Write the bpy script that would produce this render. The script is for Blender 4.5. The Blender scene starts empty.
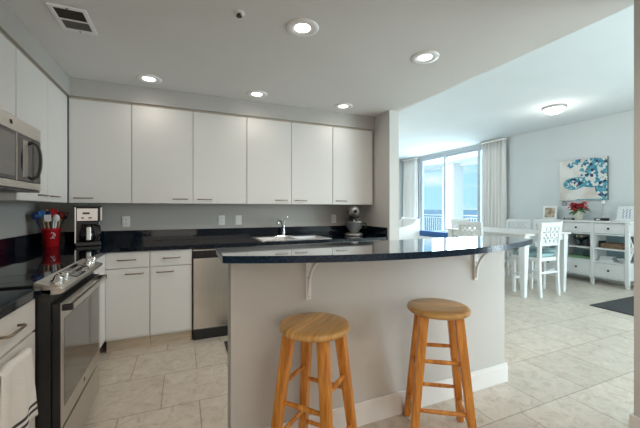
import bpy, bmesh, math, random
from mathutils import Vector, Matrix
random.seed(7)
PI = math.pi
S = bpy.context.scene
COL = S.collection

# ------------------------------------------------------------------ camera
HC = 1.27
cam_d = bpy.data.cameras.new('camera'); cam = bpy.data.objects.new('camera', cam_d); COL.objects.link(cam)
cam.location = (0, 0, HC); cam.rotation_euler = (PI/2, 0, -math.radians(23.05))
cam_d.sensor_width = 36; cam_d.lens = 322/640*36; cam_d.shift_y = -5/640
cam_d.clip_start = 0.02; cam_d.clip_end = 20000
S.camera = cam

# ------------------------------------------------------------------ view / world
S.view_settings.view_transform = 'Standard'; S.view_settings.look = 'None'
S.view_settings.gamma = 1; S.view_settings.use_curve_mapping = False
S.view_settings.exposure = 0.06
W = bpy.data.worlds.new('sky'); S.world = W; W.use_nodes = True
nt = W.node_tree; nt.nodes.clear()
o_ = nt.nodes.new('ShaderNodeOutputWorld'); bg = nt.nodes.new('ShaderNodeBackground')
tc = nt.nodes.new('ShaderNodeTexCoord'); sx = nt.nodes.new('ShaderNodeSeparateXYZ')
nt.links.new(tc.outputs['Generated'], sx.inputs[0])
rp = nt.nodes.new('ShaderNodeValToRGB'); nt.links.new(sx.outputs['Z'], rp.inputs['Fac'])
rp.color_ramp.elements[0].position = 0.0; rp.color_ramp.elements[0].color = (0.42, 0.76, 0.97, 1)
rp.color_ramp.elements[1].position = 0.6; rp.color_ramp.elements[1].color = (0.25, 0.58, 0.95, 1)
mp = nt.nodes.new('ShaderNodeMapping'); mp.inputs['Scale'].default_value = (1, 1, 3.4)
nt.links.new(tc.outputs['Generated'], mp.inputs[0])
nz = nt.nodes.new('ShaderNodeTexNoise'); nz.inputs['Scale'].default_value = 5; nz.inputs['Detail'].default_value = 6
nt.links.new(mp.outputs[0], nz.inputs['Vector'])
cr = nt.nodes.new('ShaderNodeValToRGB'); cr.color_ramp.elements[0].position = .54; cr.color_ramp.elements[1].position = .80
nt.links.new(nz.outputs['Fac'], cr.inputs['Fac'])
mx = nt.nodes.new('ShaderNodeMixRGB'); mx.inputs[2].default_value = (.82, .92, .98, 1)
nt.links.new(cr.outputs['Color'], mx.inputs[0]); nt.links.new(rp.outputs['Color'], mx.inputs[1])
nt.links.new(mx.outputs[0], bg.inputs['Color']); bg.inputs['Strength'].default_value = 1.15
nt.links.new(bg.outputs[0], o_.inputs[0])

CAN_POWER = 27; CAN_FRONT = 3; DINING_POWER = 8
CAN_COLOR = (1.0, .90, .78); DINING_COLOR = (1.0, .95, .88)
def area(name, loc, rot, sx_, sy_, power, color):
    ld = bpy.data.lights.new(name, 'AREA'); ld.shape = 'RECTANGLE'; ld.size = sx_; ld.size_y = sy_; ld.energy = power; ld.color = color
    lo = bpy.data.objects.new(name, ld); COL.objects.link(lo); lo.location = loc; lo.rotation_euler = rot; return lo
# daylight entering by the tall window, then two added fill lights out of view
area('window_daylight', (7.7, 6.87, 1.45), (0, PI/2, 0), 2.6, 3.2, 230, (.76, .93, 1.0))
area('side_fill', (6.75, -.95, 1.45), (0, PI/2, 0), 2.4, 2.2, 245, (.76, .93, 1.0))  # added fill from the right, the wall has no opening here
area('front_fill', (.6, -2.1, 1.45), (PI/2, 0, 0), 3.2, 2.0, 29, (1.0, .90, .79))  # added frontal fill from behind the camera
# added point fill for the living area, unseen behind the kitchen wall
ld_ = bpy.data.lights.new('living_room_fill', 'POINT'); ld_.energy = 36; ld_.color = (1, .95, .88); ld_.shadow_soft_size = .2
lo_ = bpy.data.objects.new('living_room_fill', ld_); COL.objects.link(lo_); lo_.location = (3.1, 6.3, 1.75)
sd = bpy.data.lights.new('sun', 'SUN'); sun = bpy.data.objects.new('sun', sd); COL.objects.link(sun)
sd.energy = 1.6; sd.angle = .01; sd.color = (1, .97, .92); sun.rotation_euler = (math.radians(52), 0, math.radians(-150))

# ------------------------------------------------------------------ materials
def mat(name, col, rough=.5, metal=0.0, var=.04, scale=8.0, spec=.5, stretch=(1, 1, 1), bump=0, coat=0, ior=1.5, coord='Object', trans=0):
    m = bpy.data.materials.new(name); m.use_nodes = True; t = m.node_tree
    b = t.nodes['Principled BSDF']
    b.inputs['Roughness'].default_value = rough; b.inputs['Metallic'].default_value = metal
    b.inputs['IOR'].default_value = ior; b.inputs['Specular IOR Level'].default_value = spec
    b.inputs['Coat Weight'].default_value = coat; b.inputs['Coat Roughness'].default_value = .03
    b.inputs['Transmission Weight'].default_value = trans
    c = t.nodes.new('ShaderNodeTexCoord'); mpn = t.nodes.new('ShaderNodeMapping'); mpn.inputs['Scale'].default_value = stretch
    n = t.nodes.new('ShaderNodeTexNoise'); n.inputs['Scale'].default_value = scale; n.inputs['Detail'].default_value = 4
    r = t.nodes.new('ShaderNodeValToRGB')
    lo = tuple(max(0, x*(1-var)) for x in col)+(1,); hi = tuple(min(1, x*(1+var)) for x in col)+(1,)
    r.color_ramp.elements[0].color = lo; r.color_ramp.elements[1].color = hi
    r.color_ramp.elements[0].position = .3; r.color_ramp.elements[1].position = .7
    t.links.new(c.outputs[coord], mpn.inputs[0]); t.links.new(mpn.outputs[0], n.inputs['Vector'])
    t.links.new(n.outputs['Fac'], r.inputs['Fac']); t.links.new(r.outputs[0], b.inputs['Base Color'])
    if bump:
        bp = t.nodes.new('ShaderNodeBump'); bp.inputs['Strength'].default_value = bump; bp.inputs['Distance'].default_value = .004
        t.links.new(n.outputs['Fac'], bp.inputs['Height']); t.links.new(bp.outputs[0], b.inputs['Normal'])
    return m
def emis(name, col, strength):
    m = mat(name, col); b = m.node_tree.nodes['Principled BSDF']
    b.inputs['Emission Color'].default_value = tuple(col)+(1,); b.inputs['Emission Strength'].default_value = strength
    return m
def glass(name, tint=(1, 1, 1)):
    m = bpy.data.materials.new(name); m.use_nodes = True; t = m.node_tree; t.nodes.clear()
    o = t.nodes.new('ShaderNodeOutputMaterial'); mix = t.nodes.new('ShaderNodeMixShader')
    tr = t.nodes.new('ShaderNodeBsdfTransparent'); tr.inputs[0].default_value = tuple(tint)+(1,)
    gl = t.nodes.new('ShaderNodeBsdfGlossy'); gl.inputs['Roughness'].default_value = .01
    lw = t.nodes.new('ShaderNodeLayerWeight'); lw.inputs[0].default_value = .5
    pw_ = t.nodes.new('ShaderNodeMath'); pw_.operation = 'POWER'; pw_.inputs[1].default_value = 5
    ad = t.nodes.new('ShaderNodeMath'); ad.operation = 'MULTIPLY_ADD'; ad.inputs[1].default_value = .96; ad.inputs[2].default_value = .03
    t.links.new(lw.outputs['Facing'], pw_.inputs[0]); t.links.new(pw_.outputs[0], ad.inputs[0]); t.links.new(ad.outputs[0], mix.inputs[0])
    t.links.new(tr.outputs[0], mix.inputs[1]); t.links.new(gl.outputs[0], mix.inputs[2])
    t.links.new(mix.outputs[0], o.inputs[0]); return m

M = {}
M['paint_shade'] = mat('kitchen_paint_shade', (.42, .405, .38), .75, var=.015, scale=2)  # kitchen paint darkened, shade on soffit and walls put into the colour
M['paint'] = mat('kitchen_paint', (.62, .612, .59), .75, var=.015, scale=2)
M['paint_d'] = mat('dining_paint', (.655, .70, .71), .75, var=.015, scale=2)
M['ceil'] = mat('ceiling_paint', (.74, .735, .72), .85, var=.015, scale=2)
M['ceil_d'] = mat('dining_ceiling_paint', (.69, .745, .76), .85, var=.015, scale=2)
M['trimw'] = mat('trim_white', (.84, .84, .83), .4, var=.01)
M['cab'] = mat('cabinet_laminate', (.67, .65, .625), .42, var=.012, scale=3)
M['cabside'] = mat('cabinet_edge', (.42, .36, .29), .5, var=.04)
M['toe'] = mat('toe_kick_wood', (.50, .40, .29), .5, var=.12, scale=6, stretch=(1, 1, 8))
M['bronze'] = mat('bronze_handle', (.28, .22, .16), .35, metal=.9)
M['granite'] = mat('black_granite', (.005, .009, .016), .05, var=.7, scale=120, ior=1.45, spec=.45)
M['granbar'] = mat('polished_bar_granite', (.004, .018, .042), .035, var=.7, scale=120, ior=1.5, spec=.5, coat=1)  # same black stone, tinted navy to imitate the blue window reflection
M['granedge'] = mat('granite_bar_edge', (.006, .022, .05), .22, var=.8, scale=90, ior=1.4, spec=.35)  # edge tinted bluer still, window reflection put into the colour
M['steel'] = mat('brushed_steel', (.60, .575, .54), .27, metal=1, var=.08, scale=6, stretch=(40, 40, .6))
M['steelh'] = mat('brushed_steel_horizontal', (.60, .565, .52), .30, metal=1, var=.08, scale=6, stretch=(.6, .6, 40))
M['inox'] = mat('satin_stainless', (.80, .80, .80), .33, metal=.85, var=.04)
M['chrome'] = mat('chrome', (.82, .82, .82), .07, metal=1, var=.01)
M['blackgl'] = mat('black_glass', (.010, .010, .011), .04, var=.2, ior=1.6)
M['ovengl'] = mat('oven_glass', (.06, .05, .042), .06, var=.1, ior=1.9, spec=.9)
M['blackpl'] = mat('black_plastic', (.014, .014, .015), .35, var=.2)
M['greypl'] = mat('dark_grey_plastic', (.06, .06, .06), .4)
M['silverpl'] = mat('silver_plastic', (.48, .47, .46), .28, metal=.7)
M['white'] = mat('white_wood', (.80, .815, .81), .42, var=.02)
M['whitepl'] = mat('white_plastic', (.80, .79, .77), .4, var=.01)
M['slot'] = mat('socket_slot', (.05, .05, .05), .6)
M['towel'] = mat('white_terry', (.80, .79, .77), .95, var=.06, scale=220, bump=.5)
M['stripe'] = mat('dark_towel_stripe', (.05, .055, .06), .95, var=.1, scale=150)
M['red'] = mat('red_glaze', (.42, .012, .018), .12, var=.06)
M['curtain'] = mat('curtain_linen', (.90, .885, .86), .9, var=.02, scale=60)
M['glass'] = glass('window_glass', (.97, .99, 1))
M['clear'] = glass('clear_glass', (.9, .93, .93))
M['alu'] = mat('white_aluminium', (.52, .57, .62), .4, var=.02)
M['stucco'] = mat('balcony_stucco', (.82, .80, .77), .9, var=.03, scale=30)
M['tealcush'] = mat('teal_fabric', (.32, .49, .51), .85, var=.1, scale=60)
M['bluecush'] = mat('blue_fabric', (.02, .10, .30), .6, var=.15, scale=40)
M['darkrug'] = mat('charcoal_rug', (.045, .045, .047), .95, var=.3, scale=120, bump=.5)
M['darkmetal'] = mat('dark_metal', (.03, .03, .03), .4, metal=.6)
M['leafg'] = mat('green_leaf', (.07, .20, .05), .5, var=.3)
M['leafr'] = mat('red_bract', (.55, .01, .03), .5, var=.25, scale=30)
M['cream'] = mat('cream_ceramic', (.75, .72, .58), .3, var=.05)
M['paper'] = mat('white_paper', (.82, .84, .84), .7, var=.01)
M['blueink'] = mat('blue_ink', (.02, .14, .40), .6)
M['wicker'] = mat('brown_wicker', (.20, .13, .08), .8, var=.5, scale=60)
M['bluebox'] = mat('navy_enamel', (.012, .03, .12), .25)
M['woodsp'] = mat('spoon_wood', (.55, .36, .18), .6, var=.15, scale=20)
M['green'] = mat('green_enamel', (.20, .38, .20), .4)
M['lens'] = emis('lamp_lens', (1.0, .96, .9), 9)
M['domegl'] = emis('dome_glass', (1.0, .95, .88), 1.6)
M['water'] = mat('sea_water', (.05, .17, .28), .25, var=.25, scale=.01)
M['vent_in'] = mat('vent_dark', (.05, .04, .033), .9, var=.2, scale=40)
M['vent_fin'] = mat('vent_fin', (.30, .28, .25), .7)

def wood(name, dark, light, stretch, scale=5, rough=.32, boards=0):
    m = bpy.data.materials.new(name); m.use_nodes = True; t = m.node_tree; b = t.nodes['Principled BSDF']
    b.inputs['Roughness'].default_value = rough
    c = t.nodes.new('ShaderNodeTexCoord'); mpn = t.nodes.new('ShaderNodeMapping'); mpn.inputs['Scale'].default_value = stretch
    t.links.new(c.outputs['Object'], mpn.inputs[0])
    n = t.nodes.new('ShaderNodeTexNoise'); n.inputs['Scale'].default_value = scale; n.inputs['Detail'].default_value = 6; n.inputs['Distortion'].default_value = .6
    t.links.new(mpn.outputs[0], n.inputs['Vector'])
    r = t.nodes.new('ShaderNodeValToRGB'); r.color_ramp.elements[0].position = .33; r.color_ramp.elements[1].position = .66
    r.color_ramp.elements[0].color = dark+(1,); r.color_ramp.elements[1].color = light+(1,)
    t.links.new(n.outputs['Fac'], r.inputs['Fac']); out = r.outputs[0]
    if boards:
        sp = t.nodes.new('ShaderNodeSeparateXYZ'); t.links.new(c.outputs['Object'], sp.inputs[0])
        d = t.nodes.new('ShaderNodeMath'); d.operation = 'DIVIDE'; d.inputs[1].default_value = boards; t.links.new(sp.outputs['Y'], d.inputs[0])
        fl = t.nodes.new('ShaderNodeMath'); fl.operation = 'FLOOR'; t.links.new(d.outputs[0], fl.inputs[0])
        wn = t.nodes.new('ShaderNodeTexWhiteNoise'); wn.noise_dimensions = '1D'; t.links.new(fl.outputs[0], wn.inputs['W'])
        mr = t.nodes.new('ShaderNodeMapRange'); mr.inputs['To Min'].default_value = .72; mr.inputs['To Max'].default_value = 1.15
        t.links.new(wn.outputs['Value'], mr.inputs['Value'])
        hs = t.nodes.new('ShaderNodeHueSaturation'); t.links.new(mr.outputs[0], hs.inputs['Value']); t.links.new(out, hs.inputs['Color']); out = hs.outputs[0]
    t.links.new(out, b.inputs['Base Color']); return m
M['oakleg'] = wood('honey_oak_leg', (.56, .20, .026), (.88, .40, .085), (5, 5, .5), 9)
M['oakseat'] = wood('honey_oak_seat', (.70, .33, .075), (.95, .60, .23), (.7, 9, 1), 7, rough=.28, boards=.062)

def tile_material():
    m = bpy.data.materials.new('floor_tile'); m.use_nodes = True; t = m.node_tree; b = t.nodes['Principled BSDF']
    c = t.nodes.new('ShaderNodeTexCoord'); mpn = t.nodes.new('ShaderNodeMapping')
    mpn.inputs['Location'].default_value = (-2.17+.23+9.2, -1.36+9.2, 0)
    t.links.new(c.outputs['Object'], mpn.inputs[0])
    br = t.nodes.new('ShaderNodeTexBrick'); br.offset = .5; br.offset_frequency = 2
    br.inputs['Scale'].default_value = 1; br.inputs['Brick Width'].default_value = .46; br.inputs['Row Height'].default_value = .46
    br.inputs['Mortar Size'].default_value = .0035; br.inputs['Mortar Smooth'].default_value = .1
    br.inputs['Color1'].default_value = (.86, .86, .86, 1); br.inputs['Color2'].default_value = (1, 1, 1, 1); br.inputs['Mortar'].default_value = (.55, .52, .48, 1)
    t.links.new(mpn.outputs[0], br.inputs['Vector'])
    n = t.nodes.new('ShaderNodeTexNoise'); n.inputs['Scale'].default_value = 12; n.inputs['Detail'].default_value = 10; n.inputs['Roughness'].default_value = .8; n.inputs['Distortion'].default_value = .8
    t.links.new(c.outputs['Object'], n.inputs['Vector'])
    r = t.nodes.new('ShaderNodeValToRGB'); cr_ = r.color_ramp
    cr_.elements[0].position = .30; cr_.elements[0].color = (.42, .325, .235, 1)
    cr_.elements[1].position = .72; cr_.elements[1].color = (.77, .715, .63, 1)
    e = cr_.elements.new(.47); e.color = (.645, .565, .475, 1)
    t.links.new(n.outputs['Fac'], r.inputs['Fac'])
    mm = t.nodes.new('ShaderNodeMixRGB'); mm.blend_type = 'MULTIPLY'; mm.inputs[0].default_value = 1
    t.links.new(r.outputs[0], mm.inputs[1]); t.links.new(br.outputs['Color'], mm.inputs[2])
    t.links.new(mm.outputs[0], b.inputs['Base Color']); b.inputs['Roughness'].default_value = .33
    bp = t.nodes.new('ShaderNodeBump'); bp.invert = True; bp.inputs['Strength'].default_value = .4; bp.inputs['Distance'].default_value = .003
    t.links.new(br.outputs['Fac'], bp.inputs['Height']); t.links.new(bp.outputs[0], b.inputs['Normal'])
    return m
M['tile'] = tile_material()

# ------------------------------------------------------------------ mesh helpers
class B:
    """collects shapes of ONE part"""
    def __init__(s): s.bm = bmesh.new()
    def box(s, x0, x1, y0, y1, z0, z1, bev=0, seg=2, mi=0, rot=None, piv=None):
        r = bmesh.ops.create_cube(s.bm, size=1); vs = r['verts']
        for v in vs:
            v.co = Vector(((x0+x1)/2+v.co.x*(x1-x0), (y0+y1)/2+v.co.y*(y1-y0), (z0+z1)/2+v.co.z*(z1-z0)))
        fs = set(f for v in vs for f in v.link_faces)
        if bev:
            es = list(set(e for v in vs for e in v.link_edges))
            rr = bmesh.ops.bevel(s.bm, geom=es, offset=bev, segments=seg, affect='EDGES', profile=.5)
            vs = list(set([v for v in rr['verts']]+[v for v in vs if v.is_valid])); fs = set(f for v in vs for f in v.link_faces)
        for f in fs: f.material_index = mi
        if rot is not None:
            bmesh.ops.rotate(s.bm, verts=vs, cent=piv or ((x0+x1)/2, (y0+y1)/2, (z0+z1)/2), matrix=rot)
        return s
    def hexa(s, bot, top, mi=0):
        """box from 4 bottom pts and 4 top pts"""
        b = [s.bm.verts.new(p) for p in bot]; t = [s.bm.verts.new(p) for p in top]
        fs = [s.bm.faces.new(b[::-1]), s.bm.faces.new(t)]
        for i in range(len(b)):
            j = (i+1) % len(b); fs.append(s.bm.faces.new((b[i], b[j], t[j], t[i])))
        for f in fs: f.material_index = mi
        return s
    def lathe(s, prof, cx=0, cy=0, z=0, n=32, mi=0, sx=1, sy=1, cap=True, smooth=True):
        rings = []
        for r, h in prof:
            rings.append([s.bm.verts.new((cx+sx*r*math.cos(2*PI*i/n), cy+sy*r*math.sin(2*PI*i/n), z+h)) for i in range(n)])
        for a, b in zip(rings, rings[1:]):
            for i in range(n):
                j = (i+1) % n; f = s.bm.faces.new((a[i], a[j], b[j], b[i])); f.smooth = smooth; f.material_index = mi
        if cap:
            for ring, fl in ((rings[0], True), (rings[-1], False)):
                f = s.bm.faces.new(ring[::-1] if fl else ring); f.material_index = mi
        return s
    def tube(s, pts, r, n=10, mi=0, cap=True, sq=None):
        """swept tube; r may be a list. sq=(a,b) gives a rectangular section"""
        pts = [Vector(p) for p in pts]; rs = r if isinstance(r, (list, tuple)) else [r]*len(pts)
        rings = []; up = None
        for i, p in enumerate(pts):
            d = (pts[min(i+1, len(pts)-1)]-pts[max(i-1, 0)]).normalized()
            if up is None:
                up = Vector((0, 0, 1)) if abs(d.z) < .9 else Vector((0, 1, 0))
            a = d.cross(up).normalized(); b2 = a.cross(d).normalized(); up = b2
            if sq:
                k = rs[i]; ring = [s.bm.verts.new(p+a*sq[0]*k*u+b2*sq[1]*k*w) for u, w in ((-1, -1), (1, -1), (1, 1), (-1, 1))]
            else:
                ring = [s.bm.verts.new(p+(a*math.cos(2*PI*k/n)+b2*math.sin(2*PI*k/n))*rs[i]) for k in range(n)]
            rings.append(ring)
        m_ = len(rings[0])
        for A, C in zip(rings, rings[1:]):
            for i in range(m_):
                j = (i+1) % m_; f = s.bm.faces.new((A[i], A[j], C[j], C[i])); f.smooth = not sq; f.material_index = mi
        if cap:
            for ring, fl in ((rings[0], True), (rings[-1], False)):
                f = s.bm.faces.new(ring[::-1] if fl else ring); f.material_index = mi
        return s
    def cyl(s, a, b, r, n=20, mi=0): return s.tube([a, b], r, n, mi)
    def prism(s, outline, z0, z1, mi=0, bev=0):
        b = [s.bm.verts.new((x, y, z0)) for x, y in outline]; t = [s.bm.verts.new((x, y, z1)) for x, y in outline]
        fs = [s.bm.faces.new(b[::-1]), s.bm.faces.new(t)]
        for i in range(len(b)):
            j = (i+1) % len(b); fs.append(s.bm.faces.new((b[i], b[j], t[j], t[i])))
        for f in fs: f.material_index = mi
        if bev:
            es = [e for f in fs[:2] for e in f.edges]
            bmesh.ops.bevel(s.bm, geom=es, offset=bev, segments=3, affect='EDGES', profile=.5)
        return s
    def ball(s, c, r, sc=(1, 1, 1), u=20, v=12, mi=0):
        rr = bmesh.ops.create_uvsphere(s.bm, u_segments=u, v_segments=v, radius=r)
        for w in rr['verts']: w.co = Vector((c[0]+w.co.x*sc[0], c[1]+w.co.y*sc[1], c[2]+w.co.z*sc[2]))
        for f in set(f for w in rr['verts'] for f in w.link_faces): f.smooth = True; f.material_index = mi
        return s
    def build(s, name, m, parent=None, loc=None, smooth=False):
        bmesh.ops.recalc_face_normals(s.bm, faces=s.bm.faces)
        me = bpy.data.meshes.new(name); s.bm.to_mesh(me); s.bm.free()
        for x in (m if isinstance(m, (list, tuple)) else [m]): me.materials.append(x)
        o = bpy.data.objects.new(name, me); COL.objects.link(o)
        if parent is not None: o.parent = parent
        if loc is not None: o.location = loc
        return o

def tag(o, label, cat, group=None, kind=None):
    o['label'] = label; o['category'] = cat
    if group: o['group'] = group
    if kind: o['kind'] = kind
    return o
def thing(name, label, cat, loc=(0, 0, 0), rz=0, group=None):
    o = bpy.data.objects.new(name, None); o.empty_display_size = .05; COL.objects.link(o)
    o.location = loc; o.rotation_euler = (0, 0, rz); return tag(o, label, cat, group)
def struct(name, b, m, label=None, cat=None):
    o = b.build(name, m); o['kind'] = 'structure'
    o['label'] = label or name.replace('_', ' '); o['category'] = cat or name.split('_')[0]
    return o
def dup(root, loc, rz=None, label=None):
    r = root.copy(); COL.objects.link(r); r.location = loc
    if rz is not None: r.rotation_euler = (0, 0, rz)
    if label: r['label'] = label
    for ch in list(root.children):
        c = ch.copy(); COL.objects.link(c); c.parent = r
        for g in ch.children:
            d = g.copy(); COL.objects.link(d); d.parent = c
    return r

# ------------------------------------------------------------------ dimensions
XL, YB = -1.27, 3.91            # kitchen left and back wall faces
XR, YF, YN = 6.82, 8.80, -2.2   # window wall, far wall, wall behind the camera
ZC, ZD = 2.46, 2.90             # kitchen and dining ceilings
PX0, PX1 = 2.285, 2.42          # partition wall
YU = 3.57; XU = -.955           # front planes of the wall cabinets
ZU0, ZU1 = 1.325, 2.275

# ------------------------------------------------------------------ setting
struct('floor', B().box(XL-.1, XR+.12, YN-.1, YF+.1, -.1, 0), M['tile'], 'beige and grey stone tile floor laid in a half bond')
struct('ceiling_kitchen', B().box(XL-.1, PX1, YN-.1, YB, ZC, ZD+.1), M['ceil'], 'lower white kitchen ceiling', 'ceiling')
struct('ceiling_dining', B().box(PX1+.001, XR+.12, YN-.1, YF+.1, ZD, ZD+.1), M['ceil_d'], 'higher white dining room ceiling', 'ceiling')
struct('wall_left', B().box(XL-.1, XL, YN, YB, 0, ZC), M['paint_shade'], 'kitchen wall on the left behind the cooker')
struct('wall_back', B().box(XL-.1, PX0, YB, YB+.1, 0, ZC), M['paint_shade'], 'kitchen wall behind the sink')
struct('wall_front', B().box(XL-.1, XR+.12, YN-.1, YN, 0, ZD), M['paint'], 'wall behind the camera')
struct('wall_partition', B().box(PX0, PX1, 3.235, YF, 0, ZC).box(PX0, PX1, YB+.1, YF, ZC, ZD), M['paint'], 'wall stub between the kitchen and the dining room')
struct('wall_near', B().box(PX0, PX1, YN, .955, 0, ZC), M['paint'], 'wall end at the right edge of the view')
struct('wall_far', B().box(PX1, XR+.12, YF, YF+.1, 0, ZD), M['paint_d'], 'far wall of the living area')
WY0, WY1 = 5.66, 8.08
struct('wall_right', B().box(XR, XR+.12, YN, WY0, 0, ZD).box(XR, XR+.12, WY1, YF, 0, ZD).box(XR, XR+.12, WY0, WY1, ZD-.04, ZD), M['paint_d'], 'pale blue grey dining wall with the painting')
# soffit above the wall cabinets
struct('wall_soffit', B().box(XL, PX0, YU-.012, YB, ZU1+.022, ZC).box(XL, XU+.012, .2, YU-.012, ZU1+.022, ZC), M['paint_shade'], 'boxed soffit above the wall cabinets')
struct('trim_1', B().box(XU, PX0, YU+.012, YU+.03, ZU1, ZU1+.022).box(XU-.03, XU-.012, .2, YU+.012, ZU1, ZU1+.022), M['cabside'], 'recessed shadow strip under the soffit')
# peninsula half wall
WX0, WX1, WYf, WYk = .220, 2.185, 1.655, 1.775
struct('wall_peninsula', B().box(WX0, WX1, WYf, WYk, 0, 1.028), M['paint'], 'painted half wall carrying the bar top')
def baseboard(name, segs, label):
    b = B()
    for x0, x1, y0, y1 in segs:
        b.box(x0, x1, y0, y1, 0, .115, .002).box(x0+.0015*(x1-x0 < .05), x1-.0015*(x1-x0 < .05), y0+.0015*(y1-y0 < .05), y1-.0015*(y1-y0 < .05), .112, .137, .004)
    return struct(name, b, M['trimw'], label)
baseboard('baseboard_peninsula', [(WX0+.02, WX1+.016, WYf-.016, WYf), (WX1, WX1+.016, WYf, WYk)], 'white baseboard along the half wall')
baseboard('baseboard_right', [(XR-.016, XR, YN, WY0-.03)], 'white baseboard under the painting wall')
baseboard('baseboard_near', [(PX0-.016, PX0, YN, .971), (PX0, PX1+.016, .955, .971)], 'white baseboard at the wall end')
baseboard('baseboard_partition', [(PX1, PX1+.016, 3.235, YF-.02), (PX0-.016, PX1+.016, 3.219, 3.235)], 'white baseboard round the wall stub')
baseboard('baseboard_far', [(PX1+.02, XR-.02, YF-.016, YF)], 'white baseboard on the far wall')

# window wall unit
win = struct('window_1', B().box(XR+.02, XR+.10, WY0, WY0+.06, 0, 2.86, .004).box(XR+.02, XR+.10, WY1-.06, WY1, 0, 2.86, .004)
             .box(XR+.02, XR+.10, WY0+.06, WY1-.06, 2.80, 2.86, .004).box(XR+.02, XR+.10, WY0+.06, WY1-.06, 0, .06, .004), M['alu'], 'tall white framed sliding window to the balcony')
def sash(y0, y1, x):
    f = B().box(x, x+.035, y0, y0+.075, .06, 2.80, .003).box(x, x+.035, y1-.075, y1, .06, 2.80, .003)
    f.box(x, x+.035, y0+.075, y1-.075, 2.74, 2.80, .003).box(x, x+.035, y0+.075, y1-.075, .06, .15, .003)
    fr = f.build('sash', M['alu'], win)
    B().box(x+.014, x+.020, y0+.07, y1-.07, .14, 2.75).build('pane', M['glass'], fr)
sash(WY0+.06, 5.93, XR+.025); sash(5.86, 7.08, XR+.062); sash(7.0, WY1-.06, XR+.025)

# balcony and outside
struct('balcony_floor', B().box(XR+.12, 8.75, 2.0, 14.0, -.16, -.02), M['stucco'], 'pale balcony slab outside the window', 'balcony')
struct('balcony_ceiling', B().box(XR+.12, 8.75, 2.0, 14.0, 2.78, 2.95).box(8.45, 8.75, 2, 14, 2.70, 2.78), M['stucco'], 'balcony ceiling with a front beam', 'balcony')
struct('balcony_column', B().box(8.17, 8.62, 8.02, 8.52, -.02, 2.78, .01), M['stucco'], 'square white balcony column', 'column')
struct('sea', B().box(60, 9000, -6000, 14000, -30.5, -30), M['water'], 'blue sea out to the horizon', 'sea')
rail = thing('balcony_railing', 'white balcony railing with thin balusters outside the tall window', 'railing', (8.66, 5.6, -.02))
B().box(-.03, .03, 0, 6.5, 1.05, 1.095, .006).box(-.02, .02, 0, 6.5, .97, 1.0).box(-.02, .02, 0, 6.5, .10, .13).build('rail', M['whitepl'], rail)
for i in range(58):
    B().box(-.011, .011, .05+i*.11, .072+i*.11, .13, .97).build('baluster', M['whitepl'], rail)
for y in (.02, 3.2, 6.45): B().box(-.025, .025, y-.025, y+.025, 0, 1.05).build('post', M['whitepl'], rail)

# ------------------------------------------------------------------ countertops
ZT = .93; ZTB = .895
YC = 3.265     # front of back run
XCF = -.595; XBN = -.588
t = thing('kitchen_countertop', 'polished black granite worktop running under the back wall cabinets', 'countertop', (0, 0, ZTB))
h = ZT-ZTB
SX0, SX1, SY0, SY1 = .775, 1.545, 3.365, 3.835
w = B()
for x0, x1, y0, y1 in ((XL+.005, SX0, YC, YB-.004), (SX0, SX1, YC, SY0), (SX0, SX1, SY1, YB-.004), (SX1, PX0-.004, YC, YB-.004), (XL+.005, XCF, 2.54, YC)):
    w.box(x0, x1, y0, y1, 0, h)
w.build('worktop', M['granite'], t)
B().box(XL+.03, PX0-.004, YB-.026, YB-.004, h, h+.115, .002).box(XL+.005, XL+.027, 2.54, YB-.03, h, h+.115, .002).box(PX0-.026, PX0-.004, YC+.01, YB-.03, h, h+.115, .002).build('backsplash', M['granite'], t)
t = thing('side_countertop', 'short black granite worktop left of the cooker', 'countertop', (0, 0, ZTB))
B().box(XL+.005, XBN+.018, .35, 1.768, 0, h, .002).build('worktop', M['granite'], t)
B().box(XL+.005, XL+.027, .35, 1.768, h, h+.115, .002).build('backsplash', M['granite'], t)

# bar top : bowed front
ZBt = 1.063; ZBb = 1.030
x0b, x1b = .160, 2.225
pts = []
N = 48
def bow(u): return 1.475-.235*math.sin(PI*u)**.9 if 0 < u < 1 else 1.475
for i in range(N+1):
    u = i/N; pts.append((x0b+(x1b-x0b)*u, 1.475-.237*(1-(2*u-1)**2)))
pts += [(x1b, 1.785), (x0b, 1.785)]
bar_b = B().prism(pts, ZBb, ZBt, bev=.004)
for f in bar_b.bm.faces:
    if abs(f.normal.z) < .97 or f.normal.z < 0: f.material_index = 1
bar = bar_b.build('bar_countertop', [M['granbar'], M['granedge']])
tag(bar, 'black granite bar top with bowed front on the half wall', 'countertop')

# brackets
br = thing('bar_bracket', 'white curved support bracket on the half wall, behind the left stool', 'bracket', (.631, WYf-.001, .775), 0, 'bar top brackets')
B().box(-.016, .016, -.012, 0, 0, .253, .002).build('wall_plate', M['trimw'], br)
B().box(-.014, .014, -.235, -.012, .243, .253, .002).build('arm', M['trimw'], br)
arc = [(0, -.012-.20*(1-math.cos(a))**1.0*1.0, .02+.222*math.sin(a)) for a in [PI/2*i/14 for i in range(15)]]
B().tube(arc, 1, sq=(.006, .007)).build('brace', M['trimw'], br)
for z in (.02, .12): B().cyl((0, -.0155, z), (0, -.011, z), .004, 10).build('screw', M['darkmetal'], br)
dup(br, (1.885, WYf-.001, .775), None, 'white curved support bracket on the half wall, beyond the right stool')

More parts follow.
